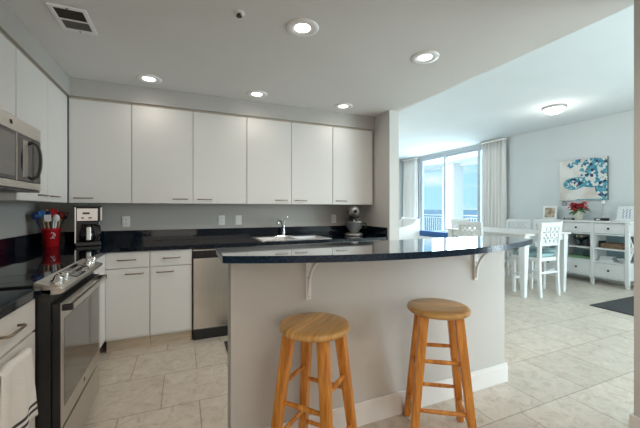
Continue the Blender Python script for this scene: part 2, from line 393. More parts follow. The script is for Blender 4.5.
# ------------------------------------------------------------------ cabinets
def handle(parent, cx, z, L=.135, y=0):
    b = B()
    pts = [(cx-L/2, y, z), (cx-L/2, y-.022, z), (cx-L/2+.012, y-.028, z), (cx+L/2-.012, y-.028, z), (cx+L/2, y-.022, z), (cx+L/2, y, z)]
    b.tube(pts, .0052, 10); return b.build('handle', M['bronze'], parent)
DT = .019
def door(parent, x0, x1, z0, z1, hx=None, hz=None, name='door'):
    d = B().box(x0+.0028, x1-.0028, -DT, 0, z0+.002, z1-.002, .0015).build(name, M['cab'], parent)
    if hx is not None: handle(d, hx, hz, y=-DT)
    return d
def wall_cabinet(label, loc, rz, w, z0, z1, depth, doors):
    t = thing('wall_cabinet', label, 'cabinet', loc, rz, 'wall cabinets')
    B().box(0, w, 0, depth, 0, z1-z0).build('body', M['cabside'] if False else M['cab'], t)
    for x0, x1, hx in doors: door(t, x0, x1, 0, z1-z0, hx, .045)
    return t
UB = [-.955, -.455, .095, .645, 1.158, 1.688, 2.262]
dU = YB-YU-.006; yy = YU+.0
def ub(label, i, j, hs):
    x0, x1 = UB[i], UB[j]; e = .0008
    ds = []
    for k in range(i, j):
        a, c = UB[k]-x0, UB[k+1]-x0; hx = a+.05+.0675 if hs[k-i] == 'l' else c-.05-.0675
        ds.append((a+(e if k == i else 0), c-(e if k == j-1 else 0), hx))
    return wall_cabinet(label, (x0, yy+DT, ZU0), 0, x1-x0, ZU0, ZU1, dU-DT, [(a, c, hx) for a, c, hx in ds])
ub('white flat single-door wall cabinet in the corner above the coffee maker', 0, 1, 'l')
ub('white flat two-door wall cabinet above the drawers and dishwasher', 1, 3, 'rl')
ub('white flat two-door wall cabinet above the sink and tap', 3, 5, 'rl')
ub('white flat single-door wall cabinet above the stand mixer, beside the wall stub', 5, 6, 'l')
# left run, local x = world Y
dL = XU-XL-.006
wall_cabinet('white two-door wall cabinet between the microwave and the corner', (XU-DT, 2.585, ZU0), PI/2, YU-2.585-.004, ZU0, ZU1, dL-DT,
             [(0, .51, .51-.05-.0675), (.51, YU-2.585-.02, .51+.05+.0675)])
wall_cabinet('short white two-door wall cabinet above the microwave', (XU-DT, 1.805, 1.775), PI/2, .775, 1.775, ZU1, dL-DT,
             [(0, .3875, .14), (.3875, .775, .63)])
wall_cabinet('white wall cabinet left of the microwave at the picture edge', (XU-DT, 1.19, ZU0), PI/2, .61, ZU0, ZU1, dL-DT, [(0, .305, .19), (.305, .61, .42)])

YBF = 3.29; XBF = -.618
def base_cabinet(label, loc, rz, w, depth, cols, hollow=False):
    t = thing('base_cabinet', label, 'cabinet', loc, rz, 'base cabinets')
    if hollow: B().box(0, .018, 0, depth, .115, ZTB-.002).box(w-.018, w, 0, depth, .115, ZTB-.002).box(.018, w-.018, 0, depth, .115, .133).box(.018, w-.018, depth-.012, depth, .133, ZTB-.002).box(.018, w-.018, 0, .018, .744, ZTB-.002).build('body', M['cab'], t)
    else: B().box(0, w, 0, depth, .115, ZTB-.002).build('body', M['cab'], t)
    B().box(0, w, .05, depth, 0, .115).build('toe_kick', M['toe'], t)
    for c in cols:
        x0, x1, kind, hx, hx2 = c
        if kind == 'dd':
            d = door(t, x0, x1, .748, .888, hx, .82, 'drawer'); door(t, x0, x1, .135, .742, hx2, .695)
        elif kind == 'false':
            door(t, x0, x1, .748, .888, None, None, 'drawer_front'); door(t, x0, x1, .135, .742, hx2, .695)
        elif kind == 'plain': door(t, x0, x1, .135, .888)
    return t
db = YB-YBF-.01
base_cabinet('white base cabinet in the corner beside the cooker, one drawer over one door', (-.622, YBF+DT, 0), 0, .345, db-DT, [(0, .345, 'dd', .165, .345-.045-.075)])
base_cabinet('white base cabinet left of the dishwasher, one drawer over one door', (-.2755, YBF+DT, 0), 0, .354, db-DT, [(0, .354, 'dd', .18, .045+.08)])
base_cabinet('wide white base cabinet under the sink behind the bar', (.70, YBF+DT, 0), 0, .92, db-DT, [(0, .46, 'false', 0, .46-.12), (.46, .92, 'false', 0, .58)], True)
base_cabinet('white base cabinet right of the sink beside the wall stub', (1.6215, YBF+DT, 0), 0, PX0-1.6215-.005, db-DT, [(0, .655, 'dd', .33, .12)])
dlb = XBF-XL-.01; dln = XBN-XL-.01
base_cabinet('narrow white corner filler cabinet between cooker and back run', (XBF-DT, 2.545, 0), PI/2, YBF-2.545-.002, dlb-DT, [(0, YBF-2.545-.002, 'plain', 0, 0)])
base_cabinet('white base cabinet left of the cooker with the towel on its door', (XBN-DT, 1.30, 0), PI/2, .466, dln-DT, [(0, .466, 'dd', .235, .225)])
base_cabinet('white base cabinet nearest the camera at the left picture edge', (XBN-DT, .36, 0), PI/2, .938, dln-DT, [(0, .469, 'dd', .235, .3), (.469, .938, 'dd', .70, .60)])

# dishwasher
t = thing('dishwasher', 'stainless steel dishwasher with black control strip under the worktop', 'dishwasher', (.0865, YBF, 0))
B().box(0, .606, .03, .58, .10, ZTB-.012).build('body', M['greypl'], t)
B().box(.002, .604, -.018, .03, .125, .80, .006).build('door', M['steel'], t)
pn = B().hexa([(.002, -.020, .805), (.604, -.020, .805), (.604, .03, .805), (.002, .03, .805)], [(.002, .004, .868), (.604, .004, .868), (.604, .03, .868), (.002, .03, .868)]).build('control_strip', M['blackgl'], t)
q = B()
for i in range(9): q.box(.06+i*.055, .085+i*.055, -.0045, .006, .838, .846, rot=None)
q.build('buttons', M['silverpl'], pn)
B().box(.002, .604, -.004, .03, .870, .880).build('top_trim', M['steelh'], t)
B().box(.01, .596, .05, .08, 0, .10).build('toe_plate', M['blackpl'], t)

# ------------------------------------------------------------------ cooker (local x = world Y, y = depth toward the wall)
t = thing('cooker', 'stainless steel slide-in electric cooker with black glass hob', 'cooker', (-.512, 1.78, 0), PI/2)
Wd = .752
B().box(0, Wd, .028, .70, .03, .912).build('body', M['blackpl'], t)
ft = B()
for x in (.05, Wd-.05):
    for y in (.08, .62): ft.cyl((x, y, 0), (x, y, .03), .016, 12)
ft.build('feet', M['blackpl'], t)
B().box(-.002, Wd+.002, .088, .715, .912, .938, .003).build('hob', M['blackgl'], t)
rg = B()
for cx, cy, r in ((.20, .22, .105), (.58, .22, .085), (.20, .53, .085), (.58, .53, .105)):
    rg.lathe([(r, 0), (r, .0004), (r-.003, .0004), (r-.003, 0)], cx, cy, .9381, 40, cap=False)
rg.build('burner_rings', M['greypl'], t)
P = [(-.006, .890), (-.024, .900), (-.020, .912), (.086, .948), (.088, .912), (.03, .890)]
b = B(); A_ = [b.bm.verts.new((0, y, z)) for y, z in P]; C_ = [b.bm.verts.new((Wd, y, z)) for y, z in P]
b.bm.faces.new(A_); b.bm.faces.new(C_[::-1])
for i in range(len(P)):
    j = (i+1) % len(P); b.bm.faces.new((A_[i], C_[i], C_[j], A_[j]))
cp = b.build('control_panel', M['steelh'], t)
nrm = Vector((0, -.036, .106)).normalized()
def onpanel(x, s_): return Vector((x, -.020+.106*s_, .912+.036*s_))
for x in (.075, .155, .60, .68):
    c0 = onpanel(x, .45); k = B().tube([c0, c0+nrm*.006, c0+nrm*.008, c0+nrm*.03, c0+nrm*.033], [.026, .026, .021, .019, .013], 20)
    k.tube([c0+nrm*.033+Vector((-.004, -.016, -.006)), c0+nrm*.034+Vector((-.004, .014, .006))], 1, sq=(.004, .006))
    k.build('knob', M['chrome'], cp)
b = B().hexa([onpanel(.25, .12)+nrm*.0, onpanel(.55, .12), onpanel(.55, .88), onpanel(.25, .88)], [onpanel(.25, .12)+nrm*.002, onpanel(.55, .12)+nrm*.002, onpanel(.55, .88)+nrm*.002, onpanel(.25, .88)+nrm*.002])
b.build('display', M['blackgl'], cp)
for i in range(6):
    for s_ in (.3, .6):
        b = B()
        c0 = onpanel(.275+i*.045, s_)+nrm*.002
        b.hexa([c0+Vector((-.012, -.008, -.0027)), c0+Vector((.012, -.008, -.0027)), c0+Vector((.012, .008, .0027)), c0+Vector((-.012, .008, .0027))],
               [c0+nrm*.0015+Vector((-.012, -.008, -.0027)), c0+nrm*.0015+Vector((.012, -.008, -.0027)), c0+nrm*.0015+Vector((.012, .008, .0027)), c0+nrm*.0015+Vector((-.012, .008, .0027))])
        b.build('touch_button', M['silverpl'], cp)
od = B().box(.012, Wd-.012, -.004, .028, .279, .845, .003).build('oven_door', M['blackpl'], t)
B().box(.012, Wd-.012, -.008, -.004, .279, .845, .0015).build('front_skin', M['steelh'], od)
B().box(.05, Wd-.05, -.0095, -.0075, .36, .765, .0008).build('window', M['ovengl'], od)
vs = B()
for i in range(14): vs.box(.08+i*.043, .11+i*.043, -.0030, .012, .8445, .8458)
vs.build('vent_slots', M['blackpl'], od)
hb = B().tube([(.02, -.040, .822), (Wd-.02, -.040, .822)], 1, sq=(.008, .012))
hb.build('handle', M['steelh'], od)
for xh in (.016, Wd-.036): B().box(xh, xh+.02, -.049, -.008, .808, .836, .003).build('handle_bracket', M['blackpl'], od)
B().box(.012, Wd-.012, -.004, .028, .075, .256, .004).build('drawer', M['steelh'], t)
B().box(.012, Wd-.012, .014, .028, .256, .278).build('gap_strip', M['blackpl'], t)
B().box(Wd/2-.012, Wd/2+.012, -.0092, -.0078, .318, .336, .0004).build('badge', M['darkmetal'], od)

# microwave (local x = world Y)
t = thing('microwave', 'stainless steel over-the-range microwave with black bow handle', 'microwave', (-.842, 1.808, 1.372), PI/2)
Wm, Hm = .764, .395
B().box(0, Wm, .012, .42, .012, Hm, .003).build('body', M['steelh'], t)
dm = B().box(0, Wm, -.012, .012, .055, .315, .003).build('door', M['blackgl'], t)
B().box(.02, .42, -.0135, -.0115, .075, .295).build('window', M['ovengl'], dm)
B().box(.44, .447, -.0135, -.0115, .055, .315).build('divider', M['steelh'], dm)
B().box(0, Wm, -.012, .012, .317, Hm, .002).build('top_band', M['steelh'], t)
B().box(0, Wm, -.012, .012, .014, .053, .002).build('bottom_band', M['steelh'], t)
B().box(0, Wm, -.006, .42, 0, .012).build('underside_grille', M['blackpl'], t)
hz = [(.635, -.012, .075)]+[(.635, -.014-.040*math.sin(PI*i/12)**.35, .075+.22*i/12) for i in range(1, 12)]+[(.635, -.012, .295)]
B().tube(hz, 1, sq=(.010, .006)).build('handle', M['blackpl'], dm)
B().box(.52, .575, -.0135, -.0115, .08, .29).build('handle_recess', M['steelh'], dm)
b = B().tube([(.37, -.0135, .368), (.377, -.0135, .348), (.385, -.0135, .368)], .0022, 6).tube([(.392, -.0135, .348), (.385, -.0135, .360)], .0018, 6)
b.build('emblem', M['darkmetal'], t)

# ------------------------------------------------------------------ towel
t = thing('dish_towel', 'white dish towel with dark stripes hanging from the cabinet left of the cooker', 'towel', (XBN, 1.485, .48))
b = B(); n = 24
def tw(k, z):
    u = k/n; s_ = (.72-z)/.24
    wdt = .115+.03*max(0, s_)
    y = (u-.5)*2*wdt+.012*max(0, s_)
    x = .041+.004*math.sin(u*9+.6)+.010*max(0, s_)*math.sin(u*13)
    return x, y
rows = [.4375+.0125*i for i in range(23)]
gr = []
for z in rows: gr.append([b.bm.verts.new((tw(k, z)[0], tw(k, z)[1], z-.48)) for k in range(n+1)])
for i in range(len(rows)-1):
    for k in range(n):
        f = b.bm.faces.new((gr[i][k], gr[i][k+1], gr[i+1][k+1], gr[i+1][k])); f.smooth = True
        f.material_index = 1 if i in (2, 4) else 0
top = gr[-1]
# over the handle and down the back
prev = top
for dz, dx in ((.012, -.004), (.016, -.016), (.008, -.034), (-.06, -.037), (-.14, -.037)):
    ring = [b.bm.verts.new((max(.004, top[k].co.x+dx+.004), top[k].co.y, top[k].co.z+dz)) for k in range(n+1)]
    for k in range(n):
        f = b.bm.faces.new((prev[k], prev[k+1], ring[k+1], ring[k])); f.smooth = True
    prev = ring
tb = b.build('towel_cloth', [M['towel'], M['stripe']], t)
md = tb.modifiers.new('thick', 'SOLIDIFY'); md.thickness = .003; md.offset = 1

# ------------------------------------------------------------------ sink and tap
t = thing('kitchen_sink', 'stainless steel drop-in double sink in the black worktop', 'sink', (0, 0, ZT))
b = B(); e = .024; zr = .005
for x0, x1, y0, y1 in ((SX0-e, SX1+e, SY0-e, SY0+.012), (SX0-e, SX1+e, SY1-.085, SY1+e), (SX0-e, SX0+.012, SY0+.012, SY1-.085), (SX1-.012, SX1+e, SY0+.012, SY1-.085), (1.135, 1.185, SY0+.012, SY1-.085)):
    b.box(x0, x1, y0, y1, .0005, zr, .0015)
b.build('rim', M['inox'], t)
for x0, x1 in ((SX0+.012, 1.135), (1.185, SX1-.012)):
    y0, y1 = SY0+.012, SY1-.085
    b = B(); d = .17
    o4 = [(x0, y0), (x1, y0), (x1, y1), (x0, y1)]; i4 = [(x0+.02, y0+.02), (x1-.02, y0+.02), (x1-.02, y1-.02), (x0+.02, y1-.02)]
    b.box(x0+.02, x1-.02, y0+.02, y1-.02, -d-.003, -d)
    T = [b.bm.verts.new((x, y, .002)) for x, y in o4]; I = [b.bm.verts.new((x, y, -d)) for x, y in i4]
    for i in range(4):
        j = (i+1) % 4; b.bm.faces.new((T[i], T[j], I[j], I[i]))
    b.lathe([(.04, 0), (.04, .002), (.03, .003)], (x0+x1)/2, (y0+y1)/2, -d, 20)
    b.build('basin', M['inox'], t)
t = thing('kitchen_tap', 'chrome single-lever kitchen tap behind the sink', 'tap', (1.13, 3.80, ZT+.0055))
B().box(-.11, .11, -.027, .027, 0, .012, .005).build('base_plate', M['chrome'], t)
B().lathe([(.024, 0), (.022, .03), (.019, .09), (.021, .12), (.017, .135)], 0, 0, .012, 24).build('column', M['chrome'], t)
B().tube([(0, 0, .09), (-.025, -.05, .15), (-.06, -.10, .195), (-.095, -.14, .20), (-.115, -.165, .175), (-.118, -.168, .15)], [.015, .014, .013, .015, .017, .017], 14).build('spout', M['chrome'], t)
B().tube([(0, 0, .14), (.012, .004, .17), (.035, -.01, .215), (.05, -.03, .245)], [.016, .012, .008, .009], 12).build('lever', M['chrome'], t)

# ------------------------------------------------------------------ coffee maker
t = thing('coffee_maker', 'black and silver drip coffee maker with glass jug in the corner', 'coffee maker', (-.83, 3.66, ZT), math.radians(16))
t.scale = (.97, 1, 1.06)
B().box(-.10, .10, -.12, .10, 0, .035, .008).build('base', M['blackpl'], t)
B().box(-.10, .10, .02, .10, .035, .33, .008).build('water_tank', M['blackpl'], t)
hd = B().box(-.10, .10, -.115, .02, .215, .335, .008).build('brew_head', M['blackpl'], t)
fp = B().box(-.088, .07, -.119, -.114, .218, .326, .002).build('front_panel', M['silverpl'], hd)
B().box(-.045, .01, -.1205, -.1185, .275, .292, .002).box(-.055, -.035, -.1205, -.1185, .238, .250, .002).box(.0, .025, -.1205, -.1185, .238, .250, .002).build('buttons', M['blackpl'], hd)
B().box(-.108, .108, -.125, .105, .335, .352, .006).build('lid', M['blackpl'], t)
B().box(-.104, -.094, -.122, -.114, .03, .335).build('side_rail', M['silverpl'], t)
B().box(.094, .106, -.122, -.11, .22, .335).build('side_rail', M['silverpl'], t)
B().lathe([(.05, 0), (.066, .012), (.070, .06), (.058, .10), (.045, .13), (.047, .15)], 0, -.045, .038, 28).build('jug', M['blackgl'], t)
B().box(-.018, .02, -.119, -.113, .05, .165, .006).build('jug_band', M['silverpl'], t)
B().tube([(.05, -.09, .18), (.085, -.13, .17), (.095, -.135, .11), (.07, -.115, .06)], .009, 10).build('jug_handle', M['blackpl'], t)

# ------------------------------------------------------------------ crock and utensils
CX, CY = -1.085, 3.60
t = thing('utensil_crock', 'red glazed crock full of cooking utensils in the corner', 'crock', (CX, CY, ZT))
B().lathe([(.052, 0), (.056, .004), (.066, .15), (.072, .155), (.072, .168), (.066, .17), (.062, .165), (.056, .012)], 0, 0, 0, 36).build('pot', M['red'], t)
b = B()
def onpot(a, z): r = .0565+.0095*z/.15+.001; return (r*math.cos(a), r*math.sin(a), z)
A0 = -PI/2+.33
for st in ([(0, .12), (.12, .135), (.28, .13), (.30, .11), (.1, .085), (-.1, .08)], [(-.05, .078), (.2, .088), (.42, .078)], [(.36, .125), (.46, .11), (.40, .095)]):
    b.tube([onpot(A0-.1+a, z) for a, z in st], .0028, 6)
b.build('white_motif', M['whitepl'], t)
ut = [
    ('serving_spoon', 'navy blue spoon leaning left in the red crock', 'spoon', (-.030, .0), (-.085, -.02), .285, M['bluebox'], M['bluebox']),
    ('spatula', 'bright blue spatula in the red crock', 'spatula', (-.015, -.02), (-.045, -.03), .30, M['woodsp'], mat('blue_silicone', (.03, .16, .42), .4)),
    ('mixing_spoon', 'wooden spoon standing tall at the back of the red crock', 'spoon', (-.01, .03), (-.035, .05), .315, M['woodsp'], M['woodsp']),
    ('ladle', 'dark navy ladle near the middle of the red crock', 'ladle', (0, .0), (-.012, .0), .295, M['bluebox'], M['bluebox']),
    ('turner', 'tall red turner standing in the red crock', 'turner', (.012, -.01), (.018, -.01), .315, M['whitepl'], M['red']),
    ('spoonula', 'dark red spoon leaning right in the red crock', 'spoon', (.025, .01), (.055, .01), .295, M['woodsp'], mat('dark_red_silicone', (.25, .01, .015), .4)),
    ('slotted_spoon', 'white spoon in front on the right side of the red crock', 'spoon', (.028, -.03), (.045, -.05), .265, M['whitepl'], M['whitepl']),
    ('scraper', 'white scraper with pale handle at the front of the red crock', 'scraper', (.0, -.035), (-.008, -.05), .265, M['woodsp'], M['whitepl']),
    ('pasta_fork', 'black pasta fork at the right back of the red crock', 'fork', (.03, .025), (.07, .04), .285, M['blackpl'], M['blackpl']),
]
for nm, lb, ct, p0, p1, L, mh, mhd in ut:
    q = thing(nm, lb, ct, (CX+p0[0]*.8, CY+p0[1]*.8, ZT+.0135), 0, 'cooking utensils in the red crock')
    v = Vector(((p1[0]-p0[0])*1.75, (p1[1]-p0[1])*1.3, L*1.04)); a = v*.0; e_ = v
    B().tube([a, v*.45, v*.78], [.0055, .006, .0065], 10).build('handle', mh, q)
    hdv = B()
    if ct in ('spatula', 'turner', 'scraper'):
        hdv.tube([v*.77, v*.80, v*.9, v*1.0], [.3, 1, 1.05, .95], sq=(.024, .005))
    elif ct == 'fork':
        hdv.tube([v*.77, v*.82, v*.9], [.3, 1, 1], sq=(.022, .004))
        for k in (-1, 0, 1): hdv.tube([v*.9+Vector((k*.016, 0, 0)), v+Vector((k*.018, -.012, 0))], .004, 6)
    else:
        c = v*.89; hdv.ball(c, .03, (.85, .4 if ct != 'ladle' else .9, 1.15), 16, 10)
    hdv.build('head', mhd, q)

# ------------------------------------------------------------------ stand mixer
t = thing('stand_mixer', 'silver and black stand mixer with steel bowl on the worktop near the wall stub', 'stand mixer', (2.03, 3.665, ZT), math.radians(-20))
t.scale = (1.12, 1.08, 1.06)
B().lathe([(.098, 0), (.104, .006), (.102, .02), (.09, .032)], 0, -.02, 0, 36, sy=1.15).build('base', M['silverpl'], t)
B().hexa([(-.05, .03, .03), (.05, .03, .03), (.05, .11, .03), (-.05, .11, .03)], [(-.04, .05, .24), (.04, .05, .24), (.04, .12, .24), (-.04, .12, .24)]).build('column', M['blackpl'], t)
B().ball((0, -.01, .292), .068, (.92, 2.0, .98), 28, 18).build('motor_head', M['inox'], t)
B().lathe([(.050, 0), (.056, .01), (.056, .022), (.050, .026)], 0, -.06, .212, 28).build('head_band', M['blackpl'], t)
B().lathe([(.045, 0), (.05, .01), (.085, .06), (.103, .125), (.108, .13), (.101, .128), (.08, .06), (.04, .015)], 0, -.06, .04, 36).build('bowl', M['inox'], t)
B().tube([(.095, -.06, .15), (.135, -.06, .145), (.14, -.06, .10), (.085, -.06, .085)], .008, 10).build('bowl_handle', M['blackpl'], t)
B().tube([(0, -.06, .21), (0, -.06, .165)], .012, 12).build('beater_shaft', M['chrome'], t)
B().ball((0, -.145, .295), .022, (1, .5, 1), 16, 10).build('hub_cap', M['blackpl'], t)
B().ball((-.065, .0, .285), .014, (.6, 1, 1), 12, 8).build('speed_knob', M['blackpl'], t)

# ------------------------------------------------------------------ outlets
def outlet(label, x, sw=False):
    t = thing('wall_outlet' if not sw else 'light_switch', label, 'outlet' if not sw else 'switch', (x+.063, YB-.001, 1.083), 0, 'outlets above the backsplash')
    B().box(-.036, .036, -.006, 0, 0, .112, .002).build('plate', M['whitepl'], t)
    if sw: B().box(-.013, .013, -.0085, -.0058, .025, .087, .001).build('rocker', M['cream'] if False else M['trimw'], t)
    else:
        b = B()
        for z in (.034, .078):
            b.box(-.017, .017, -.0085, -.0058, z-.016, z+.016, .004)
        s_ = b.build('socket', M['trimw'], t); b = B()
        for z in (.034, .078):
            b.box(-.009, -.006, -.009, -.0083, z-.004, z+.009).box(.006, .009, -.009, -.0083, z-.004, z+.009).cyl((0, -.009, z-.009), (0, -.0083, z-.009), .003, 8)
        b.build('slots', M['slot'], s_)
    return t
outlet('white double outlet on the back wall beside the coffee maker', -.612)
outlet('white double outlet on the back wall left of the light switch', .352)
outlet('white light switch on the back wall left of the tap', .545, True)
outlet('white double outlet on the back wall between sink and stand mixer', 1.80)

# ------------------------------------------------------------------ bar stools
def make_stool(label):
    t = thing('bar_stool', label, 'stool', (0, 0, 0), 0, 'bar stools at the bar')
    H = .73
    B().lathe([(.150, 0), (.162, .004), (.168, .012), (.168, .022), (.163, .030), (.150, .034), (.08, .032), (.01, .0315)], 0, 0, H-.034, 64).build('seat', M['oakseat'], t)
    ft = []
    for sx_, sy_ in ((-1, -1), (1, -1), (1, 1), (-1, 1)):
        a = Vector((sx_*.155, sy_*.155, 0)); c = Vector((sx_*.088, sy_*.088, H-.034)); ft.append((a, c))
        def ring(p, hw):
            return [(p.x-hw, p.y-hw, p.z), (p.x+hw, p.y-hw, p.z), (p.x+hw, p.y+hw, p.z), (p.x-hw, p.y+hw, p.z)]
        b = B().hexa(ring(a, .0185), ring(c, .024))
        bmesh.ops.bevel(b.bm, geom=list(b.bm.edges), offset=.004, segments=2, affect='EDGES')
        b.build('leg', M['oakleg'], t)
    def at(i, z): a, c = ft[i]; return a+(c-a)*(z/c.z)
    for (i, j, zs) in ((0, 1, (.21, .46)), (2, 3, (.21, .46)), (1, 2, (.14, .385)), (3, 0, (.14, .385))):
        for z in zs:
            p, q = at(i, z), at(j, z); d = (q-p).normalized()
            B().tube([p+d*.004, p+d*.05, (p+q)/2, q-d*.05, q-d*.004], [.0085, .0105, .0115, .0105, .0085], 14).build('rung', M['oakleg'], t)
    return t
st = make_stool('round oak bar stool nearer the kitchen, left of the two')
st.location = (.578, 1.422, 0); st.rotation_euler = (0, 0, math.radians(40))
dup(st, (1.318, 1.405, 0), math.radians(-33), 'round oak bar stool nearer the dining room, right of the two')

# ------------------------------------------------------------------ ceiling fixtures
def can(label, x, y, power=None):
    t = thing('recessed_light', label, 'ceiling light', (x, y, ZC), 0, 'recessed kitchen ceiling lights')
    b = B().lathe([(.050, -.001), (.066, -.010), (.098, -.009), (.106, -.004), (.107, -.0005)], 0, 0, 0, 40, cap=False)
    b.lathe([(.107, -.0005), (.050, -.0005)], 0, 0, 0, 40, cap=False); b.build('trim_ring', M['trimw'], t)
    B().lathe([(.0498, -.004), (.045, -.0035), (.02, -.0030), (.001, -.0030)], 0, 0, 0, 32).build('lens', M['lens'], t)
    ld = bpy.data.lights.new('can_lamp', 'SPOT'); ld.energy = power or CAN_POWER; ld.color = CAN_COLOR; ld.spot_size = math.radians(165); ld.spot_blend = .9; ld.shadow_soft_size = .055
    lo = bpy.data.objects.new('can_lamp', ld); COL.objects.link(lo); lo.parent = t; lo.location = (0, 0, -.07)
    return t
can('recessed light over the corner, nearest the coffee maker', -.285, 3.32, CAN_FRONT)
can('recessed light in front of the cabinets, above the dishwasher', .705, 3.32, CAN_FRONT)
can('recessed light in front of the cabinets, nearest the wall stub', 1.706, 3.32, CAN_FRONT)
can('large recessed light near the sprinkler in the ceiling', .722, 1.99)
can('recessed light near the ceiling edge to the dining room', 1.747, 2.0)
can('added recessed fill light behind the camera, out of view', .722, .2, 16)  # added unseen fixture, brightens the half wall and stools
can('added recessed fill light behind the camera on the dining side, out of view', 1.747, .2, 16)  # second added fixture for frontal fill, unseen

t = thing('ceiling_vent', 'white framed air vent with dark louvres in the kitchen ceiling', 'vent', (-.63, 2.465, ZC))
hx, hy = .097, .148
B().box(-hx, hx, -hy, -hy+.026, -.009, -.0005, .002).box(-hx, hx, hy-.026, hy, -.009, -.0005, .002).box(-hx, -hx+.024, -hy+.026, hy-.026, -.009, -.0005, .002).box(hx-.024, hx, -hy+.026, hy-.026, -.009, -.0005, .002).box(-hx+.024, hx-.024, -.002, .012, -.008, -.0005).build('frame', M['trimw'], t)
B().box(-hx+.022, hx-.022, -hy+.024, hy-.024, -.0018, -.0005).build('duct', M['vent_in'], t)
b = B()
for i in range(8):
    y = .020+i*.0125; b.box(-hx+.024, hx-.024, y, y+.010, -.0065, -.0055, rot=Matrix.Rotation(math.radians(18), 3, 'X'))
b.build('open_louvres', M['vent_fin'], t)
b = B()
for i in range(9):
    y = -.118+i*.0125; b.box(-hx+.024, hx-.024, y, y+.008, -.0060, -.0052, rot=Matrix.Rotation(math.radians(-40), 3, 'X'))
b.build('shut_louvres', M['vent_in'], t)
for y in (-hy+.013, hy-.013): B().lathe([(.005, 0), (.004, -.003)], 0, y, -.009, 12).build('screw', M['darkmetal'], t)
t = thing('sprinkler_head', 'small fire sprinkler head in the kitchen ceiling', 'sprinkler', (.313, 1.99, ZC))
B().lathe([(.034, -.0005), (.034, -.004), (.022, -.007)], 0, 0, 0, 24).build('escutcheon', M['trimw'], t)
B().lathe([(.012, -.006), (.010, -.012), (.005, -.014), (.005, -.019), (.018, -.020), (.018, -.022)], 0, 0, 0, 20).build('head', M['darkmetal'], t)

def dome(label, x, y):
    t = thing('flush_ceiling_light', label, 'ceiling light', (x, y, ZD), 0)
    B().lathe([(.16, -.001), (.165, -.01), (.16, -.03), (.145, -.032)], 0, 0, 0, 40).build('canopy', M['silverpl'], t)
    B().lathe([(.15, -.032), (.148, -.045), (.125, -.078), (.08, -.102), (.03, -.112), (.005, -.113)], 0, 0, 0, 40).build('glass_bowl', M['domegl'], t)
    ld = bpy.data.lights.new('dome_lamp', 'POINT'); ld.energy = DINING_POWER; ld.color = DINING_COLOR; ld.shadow_soft_size = .16
    lo = bpy.data.objects.new('dome_lamp', ld); COL.objects.link(lo); lo.parent = t; lo.location = (0, 0, -.33)
    return t
dome('frosted bowl ceiling light above the dining table', 5.46, 3.27)
dome('added frosted bowl fill light outside the view', 4.9, -.3)  # added unseen twin of the dining light, brightens the room

# ------------------------------------------------------------------ curtains
def curtain(label, y0, y1, folds):
    t = thing('curtain', label, 'curtain', (XR-.10, (y0+y1)/2, .02), 0, 'curtains at the tall window')
    b = B(); n = folds*12; zs = [0, .5, 1.2, 2.0, 2.6, 2.82]; g = []
    for z in zs:
        amp = .045-.012*z/2.8
        g.append([b.bm.verts.new((amp*math.sin(2*PI*folds*k/n)+.012*math.sin(k*.37+z), (k/n-.5)*(y1-y0), z)) for k in range(n+1)])
    for A, C in zip(g, g[1:]):
        for k in range(n):
            f = b.bm.faces.new((A[k], A[k+1], C[k+1], C[k])); f.smooth = True
    o = b.build('drape', M['curtain'], t); md = o.modifiers.new('thick', 'SOLIDIFY'); md.thickness = .004
    B().box(-.05, .05, -(y1-y0)/2, (y1-y0)/2, 2.822, 2.86, .003).build('heading_track', M['curtain'], t)
curtain('gathered white curtain right of the window, beside the painting wall', 5.06, 5.68, 7)
curtain('gathered white curtain at the far left side of the window', 8.06, 8.72, 7)

